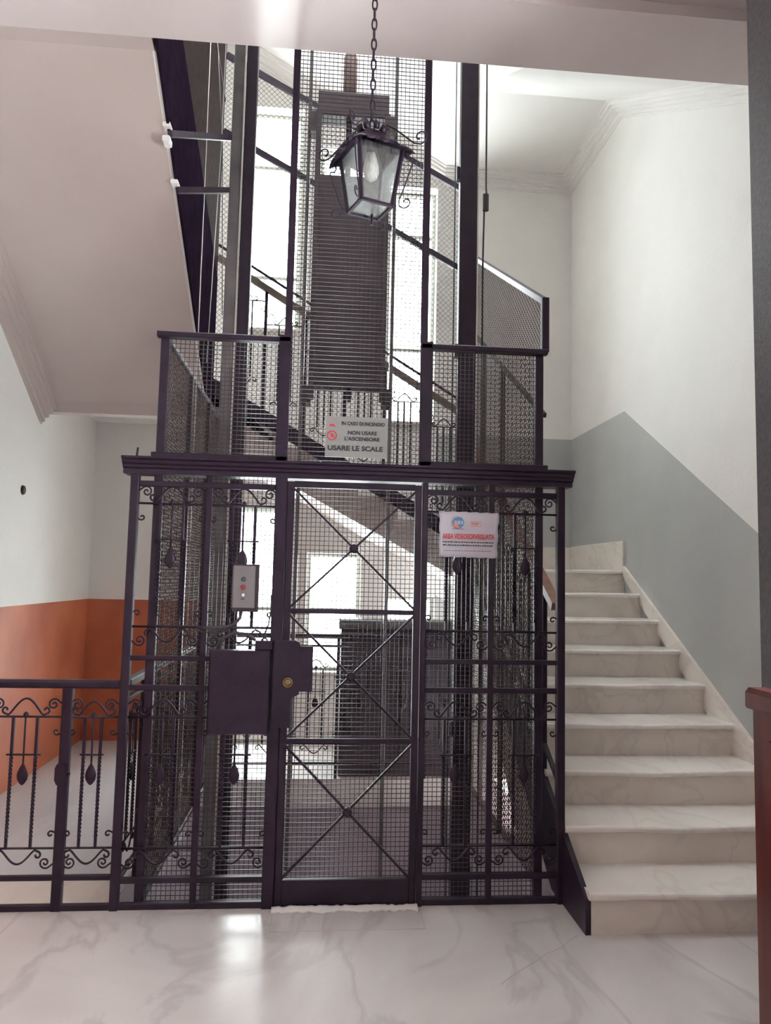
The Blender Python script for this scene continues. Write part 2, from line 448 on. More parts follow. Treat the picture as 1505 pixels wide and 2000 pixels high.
# roof over the stairwell, with an unseen skylight added to light the stairs
mb = MB(); mb.box(XL-.3, XR+.3, REAR-.3, -.1, ZT, ZT+.2); mb.box(XL-.3, -1.4, -.1, YB+.3, ZT, ZT+.2); mb.box(XL-.3, XR+.3, 2.2, YB+.3, ZT, ZT+.2); mb.box(1.4, XR+.3, -.1, 2.2, ZT, ZT+.2)
struct('ceiling_roof', mb, 'white')

# cornices: stepped mouldings swept along the wall-ceiling angles
PROF = [(0, 0), (.135, 0), (.135, .014), (.112, .016), (.112, .040), (.086, .044), (.086, .066), (.056, .072), (.056, .094), (.030, .100), (.030, .126), (.012, .130), (.012, .142), (0, .145)]
def cornice_x(mb, xw, sgn, pts):     # along wall X = xw (room side sgn), path of (y, z ceiling)
    for (a, b) in zip(pts, pts[1:]):
        base = len(mb.v); n = len(PROF)
        for (y, z) in (a, b):
            mb.v += [(xw+sgn*p, y, z-q) for p, q in PROF]
        mb.face_add([(base+i, base+i+1, base+n+i+1, base+n+i) for i in range(n-1)])
        mb.face_add([tuple(base+i for i in range(n))[::-1], tuple(base+n+i for i in range(n))])
    return mb
def cornice_y(mb, yw, pts):          # along the back wall
    for (a, b) in zip(pts, pts[1:]):
        base = len(mb.v); n = len(PROF)
        for (x, z) in (a, b):
            mb.v += [(x, yw-p, z-q) for p, q in PROF]
        mb.face_add([(base+i, base+i+1, base+n+i+1, base+n+i) for i in range(n-1)])
        mb.face_add([tuple(base+i for i in range(n))[::-1], tuple(base+n+i for i in range(n))])
    return mb
struct('trim_3', cornice_x(MB(), XR, -1, [(-.1, 4.135), (YL, ZU+.002), (YB, ZU+.002)]), 'white')
struct('trim_4', cornice_y(MB(), YB, [(XR, ZU+.002), (.95, ZU+.002), (-1.1, ZU+1.202)]), 'white')
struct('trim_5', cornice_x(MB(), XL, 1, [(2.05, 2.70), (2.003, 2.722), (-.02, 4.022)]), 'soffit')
struct('trim_6', cornice_y(MB(), YB, [(1.03, ZL-.158), (-.95, noseb(-.95)-.418)]), 'white')

# ------------------------------------------------------------------ right marble staircase
stair = thing('marble_staircase', 'pale marble staircase climbing beside the lift cage to a landing', 'staircase', (1.63, Y1, 0))
core = [(Y1+.03, 0)]
for i in range(1, 10):
    core += [(Y1+(i-1)*TR+.03, i*RI-.03), (Y1+i*TR+.03, i*RI-.03)]
core = core[:-1] + [(YB-.004, ZL-.03), (YB-.004, ZL-.2), (YL+.1, ZL-.2), (.9, 0)]
put(MB().prism(core, 0, XS+.012, XR-.004), 'stair_core', 'stair', stair)
def tread(y0, y1, z, x0, x1, worn):
    mb = MB(); nx = 28
    prof = [(y1, -.03), (y1, 0), (y0+.012, 0), (y0+.004, -.003), (y0, -.010), (y0, -.022), (y0+.004, -.03)]
    for k in range(nx+1):
        u = k/nx; x = x0+(x1-x0)*u
        sag = worn*math.exp(-((u-.5)/.23)**2)
        for (y, dz) in prof:
            f = max(0, 1-(y-y0)/.16)
            mb.v.append((x, y + sag*.3*f*0, z+dz-(sag*f if dz > -.025 else 0)))
    n = len(prof)
    mb.face_add([(k*n+i, k*n+(i+1) % n, (k+1)*n+(i+1) % n, (k+1)*n+i) for k in range(nx) for i in range(n)])
    mb.face_add([tuple(range(n))[::-1], tuple(nx*n+i for i in range(n))])
    return mb
for i in range(1, 10):
    yf = Y1+(i-1)*TR
    y1 = yf+TR+.03 if i < 9 else YB-.002
    put(tread(yf, y1, i*RI, XS, XR-.001, .012 if i < 4 else .005), 'tread', 'tread', stair)
    put(MB().box(XS+.004, XR-.002, yf+.024, yf+.034, (i-1)*RI, i*RI-.028), 'riser', 'stair', stair)
sk = .035
put(MB().prism([(Y1+.0, RI*.2), (Y1, RI+sk), (YL, ZL+sk), (YL, ZL-.05), (Y1+.3, .1)], 0, XR-.022, XR-.0005), 'skirting', 'stair', stair)
put(MB().rbox(XR-.022, XR-.0005, YL, YB-.02, ZL, ZL+.232), 'landing_skirting', 'stair', stair)
put(MB().rbox(1.045, XR-.02, YB-.022, YB-.0005, ZL, ZL+.225), 'landing_skirting', 'stair', stair)
put(MB().prism([(Y1+.02, 0), (Y1+.02, RI-.03), (YL, ZL-.03), (YL, ZL-.22), (.15, .0)], 0, XS-.012, XS+.012), 'stringer', 'iron', stair)  # dark plate standing in for the shaded side of the steps

# ------------------------------------------------------------------ wrought-iron elements (shared mesh data, origin at bay centre)
def arc_pts(cx, cz, r0, r1, a0, a1, n):
    return [(cx+(r0+(r1-r0)*i/n)*math.cos(a0+(a1-a0)*i/n), 0, cz+(r0+(r1-r0)*i/n)*math.sin(a0+(a1-a0)*i/n)) for i in range(n+1)]
def arch_mesh(name, half, h, sgn=1):
    """arch with curled ends standing on a bar; sgn -1 hangs it below"""
    pts = []
    # left curl
    cx = -half-.012; r = .017
    pts += [(cx + (.006+.011*i/9)*math.cos(PI*1.9 + PI*1.6*i/9*1.0), (.024+(.006+.011*i/9)*math.sin(PI*1.9 + PI*1.6*i/9))) for i in range(10)]
    n = 18; arch = []
    for i in range(n+1):
        u = -1 + 2*i/n
        zz = .002 + (h-.002)*abs(math.cos(PI*u/2))**1.25
        arch.append((u*half, zz))
    right = [(-x, z) for x, z in pts[::-1]]
    mid = pts + arch + right
    return MB().tube([(x, 0, sgn*z) for x, z in mid], .0048, 6).mesh(name, 'iron')
def twisted_mesh(name, L):
    n = 64
    pts = [(0, 0, -L*i/n) for i in range(n+1)]
    b = MB()
    base = 0
    P = []
    for i in range(n+1):
        u = i/n
        f = 0 if u < .22 else (1 if u < .86 else 1)
        th = 0 if u < .3 else min(u-.3, .62)*2*PI*8.5
        for k in range(4):
            a = th + PI/2*k + PI/4
            b.v.append((.0085*math.cos(a), .0085*math.sin(a), -L*u))
    b.face_add([(i*4+k, i*4+(k+1) % 4, (i+1)*4+(k+1) % 4, (i+1)*4+k) for i in range(n) for k in range(4)])
    b.face_add([(3, 2, 1, 0), tuple(n*4+k for k in range(4))])
    return b.mesh(name, 'iron')
def drop_mesh(name, L):
    b = MB(); b.tube([(0, 0, .01), (0, 0, -L)], .0045, 6)
    b.lathe([(.003, .022), (.010, .016), (.012, .006), (.008, -.002), (.004, -.006)], (0, 0, 0), 2, 8)
    b.lathe([(.004, .01), (.012, -.004), (.021, -.024), (.025, -.042), (.022, -.060), (.012, -.076), (.003, -.084)], (0, 0, -L), 2, 10)
    for i, v in enumerate(b.v):
        if v[2] < -L+.011: b.v[i] = (v[0], v[1]*.35, v[2])
    return b.mesh(name, 'iron')
def scroll_mesh(name, r=.03, turns=1.35, tail=.03):
    n = 26
    pts = [((.004+(r-.004)*i/n)*math.cos(2*PI*turns*i/n), (.004+(r-.004)*i/n)*math.sin(2*PI*turns*i/n)) for i in range(n+1)]
    x0, z0 = pts[-1]; x1, z1 = pts[-2]; dx, dz = x0-x1, z0-z1; l = math.hypot(dx, dz)
    pts.append((x0+dx/l*tail*.5, z0+dz/l*tail*.5)); pts.append((x0+dx/l*tail, z0+dz/l*tail))
    return MB().tube([(x, 0, z) for x, z in pts], .004, 6).mesh(name, 'iron')
ARCH = arch_mesh('arch_scroll', .076, .074)
ARCHS = arch_mesh('arch_scroll', .066, .062)
HANG = arch_mesh('hanging_scroll', .072, .062, -1)
TW_L = twisted_mesh('twisted_bar', .575)
DROP_U = drop_mesh('drop_rod', .215)
SCR = scroll_mesh('corner_scroll', .026, 1.4, .03)
CURL = scroll_mesh('post_curl', .014, .85, .018)
TW_S = twisted_mesh('twisted_bar', .60)
CROSS = MB().tube([(-.075, 0, 0), (.075, 0, 0)], .0045, 6).mesh('cross_bar', 'iron')
def place(me, parent, p, axis, rotz=0, mirror=(1, 1), roty=0):
    off = parent.location
    o = link(me.name, me, parent)
    o.location = Vector(p)-off
    o.rotation_euler = (0, roty, PI/2 if axis == 'Y' else 0)
    o.scale = (mirror[0], 1, mirror[1])
    return o
def bay(parent, c, half, y, z_top, z_bot, axis='X', arch=None, hang=True, corner=True, drop=.215, lo_corner=True):
    """one decorated bay: arch standing on the upper bar, drop rod, twisted bars, hanging scroll under the lower bar"""
    def P(u, z): return (c+u, y, z) if axis == 'X' else (y, c+u, z)
    arch = arch or ARCH
    place(arch, parent, P(0, z_top+.006), axis)
    place(DROP_U, parent, P(0, z_top), axis)
    k = min(1, half/.155)
    dz = (z_top-z_bot)/.575
    for s in (-1, 1):
        t = place(TW_L, parent, P(s*.053*k, z_top), axis); t.scale = (1, 1, dz)
    place(CROSS, parent, P(0, z_top-.166), axis, mirror=(k, 1))
    if hang: place(HANG, parent, P(0, z_bot-.006), axis)
    if corner:
        for s in (-1, 1):
            place(SCR, parent, P(s*(half-.033), z_top+.055), axis, mirror=(-s, 1))
    if lo_corner:
        for s in (-1, 1):
            place(SCR, parent, P(s*(half-.033), z_bot-.062), axis, mirror=(-s, -1))
    for s in (-1, 1):
        place(CURL, parent, P(s*(half-.016), z_top-.065), axis, mirror=(s, 1))
        place(CURL, parent, P(s*(half-.016), z_bot+.06), axis, mirror=(s, -1))

# ------------------------------------------------------------------ lift enclosure (cage)
cage = thing('lift_enclosure', 'tall dark iron lift cage of wire mesh with scrolled front panels and cornice', 'lift cage', (0, .3, 0))
def cpart(name, mb, mat='iron', **kw): return put(mb, name, mat, cage, **kw)
ZC0, ZC1 = 1.955, 2.02
for s in (-1, 1):
    cpart('post', MB().rbox(min(s*.992, s*1.03), max(s*.992, s*1.03), -.02, .02, 0, ZC0, .004))
    cpart('post', MB().rbox(min(s*.89, s*.93), max(s*.89, s*.93), .012, .05, 0, 2.63, .004))
    cpart('post', MB().rbox(min(s*.656, s*.684), max(s*.656, s*.684), -.012, .012, 0, ZC0, .003))
    cpart('post', MB().rbox(min(s*.31, s*.365) if s < 0 else .333, max(s*.31, s*.365) if s < 0 else .36, -.022, .03, 0, ZC0, .004))
    cpart('post', MB().rbox(min(s*.315, s*.372), max(s*.315, s*.372), -.012, .03, ZC1, 2.64, .004))
    cpart('post', MB().rbox(min(s*.313, s*.347), max(s*.313, s*.347), -.01, .025, 2.64, 5.6, .004))
    a, b = sorted((s*.315, s*.945))
    cpart('top_rail', MB().rbox(a, b, -.012, .03, 2.605, 2.632, .004))
    cpart('sill_rail', MB().rbox(a, b, -.012, .03, 2.02, 2.052, .004))
    a, b = sorted((s*.36, s*.992))
    for z0, z1 in ((1.888, 1.915), (1.090, 1.112), (.956, .980), (.112, .136), (.0, .028)):
        cpart('rail', MB().rbox(a, b, -.013, .013, z0, z1, .003))
    for z in (1.81, 1.243, .835, .26):
        cpart('thin_bar', MB().tube([(a, 0, z), (b, 0, z)], .0055, 6))
    for c in (s*.838, s*.508):
        bay(cage, c, .152, 0, 1.81, 1.243)
        bay(cage, c, .152, 0, .835, .26)
# cornice over the front, moulded profile in (y, z)
prof = [(.07, 1.945), (-.03, 1.945), (-.03, 1.968), (-.045, 1.972), (-.048, 1.984), (-.06, 1.990), (-.064, 2.004), (-.078, 2.010), (-.078, 2.02), (.07, 2.02)]
cpart('cornice', MB().prism(prof, 0, -1.062, 1.062))
cpart('bolt_rod', MB().tube([(-1.02, .03, 2.02), (-1.015, .03, 2.075)], .005, 6))
# front meshes
kw = dict(kind='stuff')
cpart('wire_mesh', square_mesh(MB(), [(-.92, .02), (-.34, .02), (-.34, 1.95), (-.92, 1.95)], 'XZ', .034), 'wire', **kw)
cpart('wire_mesh', square_mesh(MB(), [(.34, .02), (.92, .02), (.92, 1.95), (.34, 1.95)], 'XZ', .034), 'wire', **kw)
cpart('wire_mesh', square_mesh(MB(), [(-.92, 2.03), (-.34, 2.03), (-.34, 2.62), (-.92, 2.62)], 'XZ', .02), 'wire', **kw)
cpart('wire_mesh', square_mesh(MB(), [(.34, 2.03), (.92, 2.03), (.92, 2.62), (.34, 2.62)], 'XZ', .02), 'wire', **kw)
cpart('wire_mesh', square_mesh(MB(), [(-.32, 2.03), (.32, 2.03), (.32, 5.6), (-.32, 5.6)], 'XZ', .02), 'wire', **kw)
# left side: level panel
cpart('wire_mesh', diamond_mesh(MB(), [(.05, .03), (2.1, .03), (2.1, 2.62), (.05, 2.62)], 'YZ', -.91), 'dullwire', **kw)
cpart('side_rail', MB().rbox(-.922, -.898, .05, 2.12, 2.605, 2.632, .004))
cpart('side_rail', MB().rbox(-.922, -.898, .05, 2.12, 0, .03, .004))
for yy in (.74, 1.42, 2.10): cpart('post', MB().rbox(-.925, -.895, yy-.015, yy+.015, 0, 2.63, .004))
# right side: panel with raking head following the stair
def l1(y): return 2.87+y*.565
def l2(y): return 2.28+y*.565
cpart('wire_mesh', diamond_mesh(MB(), [(.05, .03), (2.1, .03), (2.1, l1(2.1)), (.05, l1(.05))], 'YZ', .935), 'dullwire', **kw)
cpart('raking_rail', MB().bar((.945, .03, l1(.03)), (.945, 2.12, l1(2.12)), .03, .03, (0, 0, 1)))
cpart('raking_rail', MB().bar((.948, .06, l2(.06)), (.948, 2.12, l2(2.12)), .022, .022, (0, 0, 1)))
cpart('post', MB().rbox(.925, .962, .02, .055, 2.63, l1(.03)+.02, .004))
for yy in (.95, 1.5, 2.10): cpart('post', MB().rbox(.94, .968, yy-.014, yy+.014, 0, l2(yy), .004))

# ------------------------------------------------------------------ lift door
door = thing('lift_door', 'narrow lift door with three crossed iron braces over wire mesh', 'door', (0, -.005, .03))
def dpart(name, mb, mat='iron', **kw): return put(mb, name, mat, door, **kw)
dpart('stile', MB().rbox(-.309, -.275, -.022, .014, .006, 1.93, .004))
dpart('stile', MB().rbox(.298, .329, -.022, .014, .006, 1.93, .004))
dpart('jamb_highlight', MB().box(.3292, .3325, -.014, .0, .75, 1.93), 'steel_edge')  # pale strip painted as the highlight down the jamb
dpart('head_rail', MB().rbox(-.275, .298, -.018, .012, 1.905, 1.935, .004))
dpart('kick_plate', MB().rbox(-.275, .298, -.02, .012, .006, .122, .004))
dpart('mid_rail', MB().rbox(-.275, .298, -.014, .008, 1.315, 1.338, .004))
dpart('mid_rail', MB().rbox(-.275, .298, -.014, .008, .722, .745, .004))
for z0, z1 in ((1.338, 1.905), (.745, 1.315), (.122, .722)):
    dpart('brace', MB().bar((-.285, -.012, z0), (.305, -.012, z1), .010, .017, (0, 1, 0)))
    dpart('brace', MB().bar((.305, -.022, z0), (-.285, -.022, z1), .010, .017, (0, 1, 0)))
    dpart('boss', MB().lathe([(.022, .0), (.022, -.02), (.014, -.028)], (.01, -.015, (z0+z1)/2), 1, 8, False))
dpart('wire_mesh', square_mesh(MB(), [(-.28, .11), (.30, .11), (.30, 1.92), (-.28, 1.92)], 'XZ', .006), 'wire', kind='stuff')
lp = dpart('lock_plate', MB().prism([(-.345, .80), (-.262, .80), (-.262, .93), (-.225, .95), (-.225, .962), (-.165, .962), (-.165, 1.167), (-.222, 1.167), (-.228, 1.185), (-.245, 1.192), (-.345, 1.192)], 1, -.047, -.025))
ringm = MB()
ringm.tube([(-.277+.020*math.cos(2*PI*i/20), -.055, 1.003+.020*math.sin(2*PI*i/20)) for i in range(20)], .004, 6, closed=True)
ringm.lathe([(.017, .0), (.017, -.008), (.008, -.010)], (-.277, -.047, 1.003), 1, 14)
put(ringm, 'lock_ring', 'brass', lp)
lock = cpart('lock_case', MB().rbox(-.63, -.36, -.075, -.015, .776, 1.147, .006))
cpart('lock_case_top', MB().rbox(-.43, -.352, -.06, -.02, 1.1475, 1.19, .004))

# ------------------------------------------------------------------ call station and its conduit
cs = thing('call_station', 'grey lift call panel with three round buttons on the cage front', 'call panel', (-.492, -.03, 1.338))
put(MB().rbox(-.546, -.425, -.022, -.012, 1.318, 1.538, .004), 'back_plate', 'cw', cs)
cvr = put(MB().rbox(-.544, -.441, -.052, -.0222, 1.338, 1.53, .006), 'cover', 'plastic', cs)
for z, m, r in ((1.468, 'green', .0105), (1.432, 'redbtn', .0105), (1.396, 'whitebtn', .008)):
    put(MB().lathe([(r, 0), (r, -.006), (r*.6, -.009)], (-.492, -.052, z), 1, 14), 'button', m, cvr)
put(MB().box(-.502, -.486, -.0535, -.052, 1.376, 1.380), 'key_slot', 'ink', cvr)
put(MB().tube([(-.50, -.03, 1.32), (-.505, -.03, 1.29), (-.53, -.03, 1.262), (-.57, -.03, 1.248), (-.63, -.03, 1.243), (-.69, -.03, 1.246)], .008, 8), 'conduit', 'cw', cs)
for k in range(3):
    put(MB().tube([(-.70, -.026, 1.25-.008*k), (-.66, -.034, 1.238-.008*k), (-.60, -.034, 1.238-.008*k), (-.555, -.026, 1.248-.008*k)], .003, 5), 'cable_tie', 'rubber', cs)
cb = MB().tube([(-.40, -.02, 1.17), (-.395, -.02, 1.21), (-.375, -.025, 1.26), (-.366, -.026, 1.32), (-.365, -.027, 1.40)], .004, 6)
tag(cb.build('lock_cable', 'rubber'), 'thin black cable rising from the lock case beside the lift door post', 'cable')
tag(MB().tube([(-.60, -.03, 1.148), (-.575, -.03, 1.20), (-.53, -.03, 1.222), (-.47, -.03, 1.218), (-.43, -.03, 1.19)], .008, 8).build('lock_conduit', 'cw'), 'short bent conduit arching over the lock case', 'conduit')

# ------------------------------------------------------------------ lettering
def text_mesh(txt, size, mat, bold=0.0, spacing=1.0):
    cu = bpy.data.curves.new('lettering', 'FONT'); cu.body = txt; cu.size = size
    cu.align_x = 'CENTER'; cu.align_y = 'CENTER'; cu.offset = bold; cu.extrude = .0004; cu.space_character = spacing
    ob = bpy.data.objects.new('lettering', cu); COL.objects.link(ob)
    dg = bpy.context.evaluated_depsgraph_get()
    me = bpy.data.meshes.new_from_object(ob.evaluated_get(dg))
    bpy.data.objects.remove(ob, do_unlink=True); bpy.data.curves.remove(cu)
    me.materials.clear(); me.materials.append(M[mat]); return me
def lettering(parent, txt, x, y, z, width, mat, bold=0.0, height=None):
    me = text_mesh(txt, .1, mat, bold)
    xs = [v.co.x for v in me.vertices]; ys = [v.co.y for v in me.vertices]
    k = width/(max(xs)-min(xs)); kz = k if height is None else height/(max(ys)-min(ys))
    cx, cy = (max(xs)+min(xs))/2, (max(ys)+min(ys))/2
    for v in me.vertices:
        v.co = ((v.co.x-cx)*k, v.co.z, (v.co.y-cy)*kz)
        v.co = (v.co.x, -v.co.y, v.co.z)
    me.name = 'lettering'
    return link('lettering', me, parent, loc=Vector((x, y, z))-world_off(parent))

fs = thing('fire_sign', 'white sign, greyed by painted shade, on the mesh warning not to use the lift in a fire', 'sign', (.01, -.02, 2.052))
SY = -.032
spl = put(MB().prism([(-.138, 2.053), (.157, 2.053), (.159, 2.249), (-.137, 2.249)], 1, -.030, -.024), 'sign_plate', 'signwhite', fs)
lettering(spl, 'IN CASO DI INCENDIO', .040, SY, 2.216, .205, 'ink', .0032, .0175)
lettering(spl, 'NON USARE', .037, SY, 2.172, .138, 'ink', .0032, .0185)
lettering(spl, "L'ASCENSORE", .036, SY, 2.143, .167, 'ink', .0032, .0185)
lettering(spl, 'USARE LE SCALE', .005, SY, 2.097, .262, 'ink', .0035, .024)
put(MB().tube([(-.107+.0215*math.cos(2*PI*i/24), -.0305, 2.156+.0215*math.sin(2*PI*i/24)) for i in range(24)], .0025, 6, closed=True), 'prohibition_ring', 'redink', spl)
put(MB().bar((-.121, -.0305, 2.171), (-.092, -.0305, 2.141), .001, .004, (1, 0, 1)), 'prohibition_slash', 'redink', spl)
put(MB().prism([(-.113, 2.146), (-.106, 2.146), (-.101, 2.154), (-.095, 2.148), (-.100, 2.162), (-.108, 2.168), (-.112, 2.158)], 1, -.0308, -.030), 'flame_mark', 'redink', spl)
flame = [(-.120, 2.201), (-.092, 2.199), (-.090, 2.203), (-.098, 2.206), (-.100, 2.214), (-.106, 2.207), (-.112, 2.212), (-.118, 2.208)]
put(MB().prism(flame, 1, -.0308, -.030), 'flame_mark', 'redink', spl)
put(MB().tube([(-.126, -.0302, 2.197), (-.118, -.0302, 2.216), (-.108, -.0302, 2.232), (-.100, -.0302, 2.222), (-.09, -.0302, 2.206)], .0008, 4), 'flame_outline', 'pinkink', spl)

pn = thing('paper_notice', 'crumpled white paper notice with red heading tied to the cage front', 'notice', (.555, -.03, 1.59))
b = MB(); nx, nz = 16, 10
x0, x1, z0, z1 = .413, .700, 1.592, 1.808
def ripple(u, v): return -.03 - .004*math.sin(u*9+v*4) - .003*math.sin(v*11-u*3) - .006*max(0, .15-u)*4*v
for i in range(nx+1):
    for j in range(nz+1):
        u, v = i/nx, j/nz
        ex = .002*math.sin(i*2.1) if j in (0, nz) else 0
        b.v.append((x0+(x1-x0)*u + (.002*math.sin(j*1.7) if i in (0, nx) else 0) - .006*(1-v)*u, ripple(u, v), z0+(z1-z0)*v+ex+.003*(1-u)))
b.face_add([(i*(nz+1)+j, (i+1)*(nz+1)+j, (i+1)*(nz+1)+j+1, i*(nz+1)+j+1) for i in range(nx) for j in range(nz)], True)
ps = put(b, 'paper_sheet', 'paper', pn)
sol = ps.modifiers.new('thickness', 'SOLIDIFY'); sol.thickness = .0008
PY = -.041
lettering(ps, 'AREA VIDEOSORVEGLIATA', .552, PY, 1.692, .250, 'redink', .003, .025)
def globe(): 
    return [(.503+.027*math.cos(2*PI*i/28), 1.758+.027*math.sin(2*PI*i/28)) for i in range(28)]
put(MB().prism(globe(), 1, PY-.0006, PY), 'globe_logo', 'blueink', ps)
put(MB().prism([(.478, 1.748), (.485, 1.738), (.496, 1.732), (.505, 1.731), (.503, 1.752), (.49, 1.757)], 1, PY-.0012, PY-.0006), 'globe_patch', 'pinkink', ps)
lettering(ps, 'SEI', .503, PY-.0012, 1.758, .043, 'paper', .003, .016)
for (a, c_1, z_, hh) in ((.475, .530, 1.7265, .002),):
    put(MB().box(a, c_1, PY-.0005, PY, z_, z_+hh), 'logo_underline', 'ink', ps)
fr = MB()
for p in (((.562, 1.74), (.612, 1.74)), ((.612, 1.74), (.612, 1.765)), ((.612, 1.765), (.562, 1.765)), ((.562, 1.765), (.562, 1.74))):
    fr.bar((p[0][0], PY, p[0][1]), (p[1][0], PY, p[1][1]), .0006, .0016, (0, 0, 1) if p[0][1] == p[1][1] else (1, 0, 0))
put(fr, 'logo_frame', 'pinkink', ps)
lettering(ps, 'Portieri', .584, PY, 1.756, .036, 'redink', .002, .011)
put(MB().box(.566, .598, PY-.0005, PY, 1.7445, 1.748), 'logo_strip', 'pinkink', ps)
def micro_rows(z, xa, xb, h, seed, mat):
    rnd = random.Random(seed); b = MB(); x = xa
    while x < xb:
        wd = rnd.uniform(.004, .016); b.box(x, min(x+wd, xb), PY-.0005, PY, z-h/2, z+h/2*rnd.uniform(.5, 1)); x += wd+.0022
    return b
put(micro_rows(1.665, .429, .672, .006, 1, 'ink'), 'print_line', 'ink', ps, kind='stuff')
put(micro_rows(1.650, .429, .671, .006, 2, 'ink'), 'print_line', 'ink', ps, kind='stuff')
put(micro_rows(1.624, .435, .662, .0025, 3, 'ink'), 'print_line', 'ink', ps, kind='stuff')
for (x, z) in ((.418, 1.802), (.694, 1.802), (.417, 1.60), (.686, 1.597)):
    put(MB().tube([(x, -.042, z), (x+.003, -.02, z+.004), (x, .005, z)], .0015, 5), 'wire_tie', 'wire', pn)

# ------------------------------------------------------------------ sealant under the door
b = MB(); rnd = random.Random(3); n = 40
for i in range(n+1):
    x = -.318+.655*i/n; hgt = .012+.008*rnd.random(); yy = -.028-.018*rnd.random() - (.015 if i in (12, 13, 14) else 0)
    for (y, z) in ((-.032, 0.0), (yy-.032, 0.0), (yy-.026, hgt*.6), (-.042, hgt), (-.032, hgt)):
        b.v.append((x, y, z+.001))
b.face_add([(i*5+k, i*5+(k+1) % 5, (i+1)*5+(k+1) % 5, (i+1)*5+k) for i in range(n) for k in range(5)], True)
b.face_add([(4, 3, 2, 1, 0), tuple(n*5+k for k in range(5))])
tag(b.build('sealant_strip', 'foam'), 'ragged white sealant strip along the floor under the lift door', 'sealant')

# ------------------------------------------------------------------ railing with gate on the left
rl = thing('iron_gate', 'low iron gate with scrolls and a small lock box left of the lift cage', 'gate', (-1.45, 0, 0))
def rpart(name, mb, mat='iron'): return put(mb, name, mat, rl)
rpart('handrail', MB().rbox(-2.2, -1.034, -.022, .022, .962, 1.0, .012))
rpart('post', MB().rbox(-1.281, -1.236, -.016, .016, .0, .962, .004))
rpart('post', MB().rbox(-1.66, -1.625, -.014, .014, .0, .962, .004))
rpart('rail', MB().rbox(-2.2, -1.034, -.011, .011, .128, .150, .003))
rpart('rail', MB().rbox(-2.2, -1.034, -.014, .014, .0, .026, .003))
rpart('thin_bar', MB().tube([(-2.2, 0, .835), (-1.034, 0, .835)], .005, 6))
rpart('thin_bar', MB().tube([(-2.2, 0, .265), (-1.034, 0, .265)], .005, 6))
bay(rl, -1.142, .105, 0, .835, .265, arch=ARCHS)
bay(rl, -1.437, .152, 0, .835, .265)
bay(rl, -1.80, .14, 0, .835, .265)
rpart('lock_box', MB().prism([(-1.288, .565), (-1.278, .545), (-1.25, .545), (-1.242, .56), (-1.242, .62), (-1.252, .635), (-1.28, .635), (-1.288, .618)], 1, -.035, -.016))
rpart('gate_knob', MB().lathe([(.006, 0), (.006, -.012), (.011, -.016), (.008, -.026)], (-1.232, -.012, .592), 1, 8))

# railing along the left side of the lift (edge-on) and behind it
def level_railing(name, label, axis, const, a, b_, bays, zt=1.0, hr='iron'):
    t = thing(name, label, 'railing', (const, (a+b_)/2, 0) if axis == 'Y' else ((a+b_)/2, const, 0))
    def B(u0, u1, d, z0, z1): 
        return MB().rbox(u0, u1, const-d, const+d, z0, z1, .004) if axis == 'X' else MB().rbox(const-d, const+d, u0, u1, z0, z1, .004)
    def T(u0, u1, z): 
        return MB().tube([(u0, const, z), (u1, const, z)] if axis == 'X' else [(const, u0, z), (const, u1, z)], .005, 6)
    put(B(a, b_, .022, zt-.035, zt), 'handrail', hr, t)
    put(B(a, b_, .011, .10, .12), 'rail', 'iron', t); put(B(a, b_, .013, zt-.10, zt-.082), 'rail', 'iron', t)
    put(T(a, b_, .80), 'thin_bar', 'iron', t); put(T(a, b_, .25), 'thin_bar', 'iron', t)
    w = (b_-a)/bays
    for i in range(bays+1):
        u = a+w*i; u = min(max(u, a+.012), b_-.012)
        put(B(u-.012, u+.012, .012, 0, zt-.035), 'post', 'iron', t)
    for i in range(bays):
        bay(t, a+w*(i+.5), w/2, const, .80, .25, axis=axis, arch=ARCHS, corner=False, lo_corner=False)
    return t
level_railing('side_railing', 'iron railing with handrail painted silvery as if lit, running back along the left of the cage', 'Y', -1.012, .03, 2.12, 6, hr='steel')  # paler steel puts the silvery light on the handrail into its colour
level_railing('back_railing', 'level iron railing behind the lift shaft in front of the low windows', 'X', 2.165, -.98, 1.0, 6, 1.06)

# ------------------------------------------------------------------ railings of the rising flights
sr = thing('stair_railing', 'raking iron stair railing with reddish wooden handrail right of the cage', 'railing', (1.06, .9, .8))
def spart(name, mb, mat='iron'): return put(mb, name, mat, sr)
XH = 1.034
def hr(y): return nose(y)+.92
spart('handrail', MB().bar((XH, .13, hr(.13)), (XH, 2.13, hr(2.13)), .05, .042), 'rail_wood')
spart('rail', MB().bar((XH, .10, nose(.10)+.1), (XH, 2.13, nose(2.13)+.1), .02, .02))
for k in range(1, 7):
    yy = Y1 + TR*(k+1.15)
    if yy > 2.13: break
    spart('post', MB().rbox(XH-.012, XH+.012, yy-.012, yy+.012, nose(yy-.1)-.02, hr(yy)-.02, .003))
    if yy+TR/2 < 2.1:
        zc = hr(yy+TR/2)-.26
        place(ARCHS, sr, (XH, yy+TR/2, zc), 'Y')
        place(DROP_U, sr, (XH, yy+TR/2, zc), 'Y')
        for s in (-1, 1):
            t = place(TW_L, sr, (XH, yy+TR/2+s*.05, zc), 'Y'); t.scale = (1, 1, .9)
        place(CURL, sr, (XH, yy+.03, zc+.06), 'Y', mirror=(-1, 1)); place(CURL, sr, (XH, yy+TR-.03, zc+.05), 'Y')

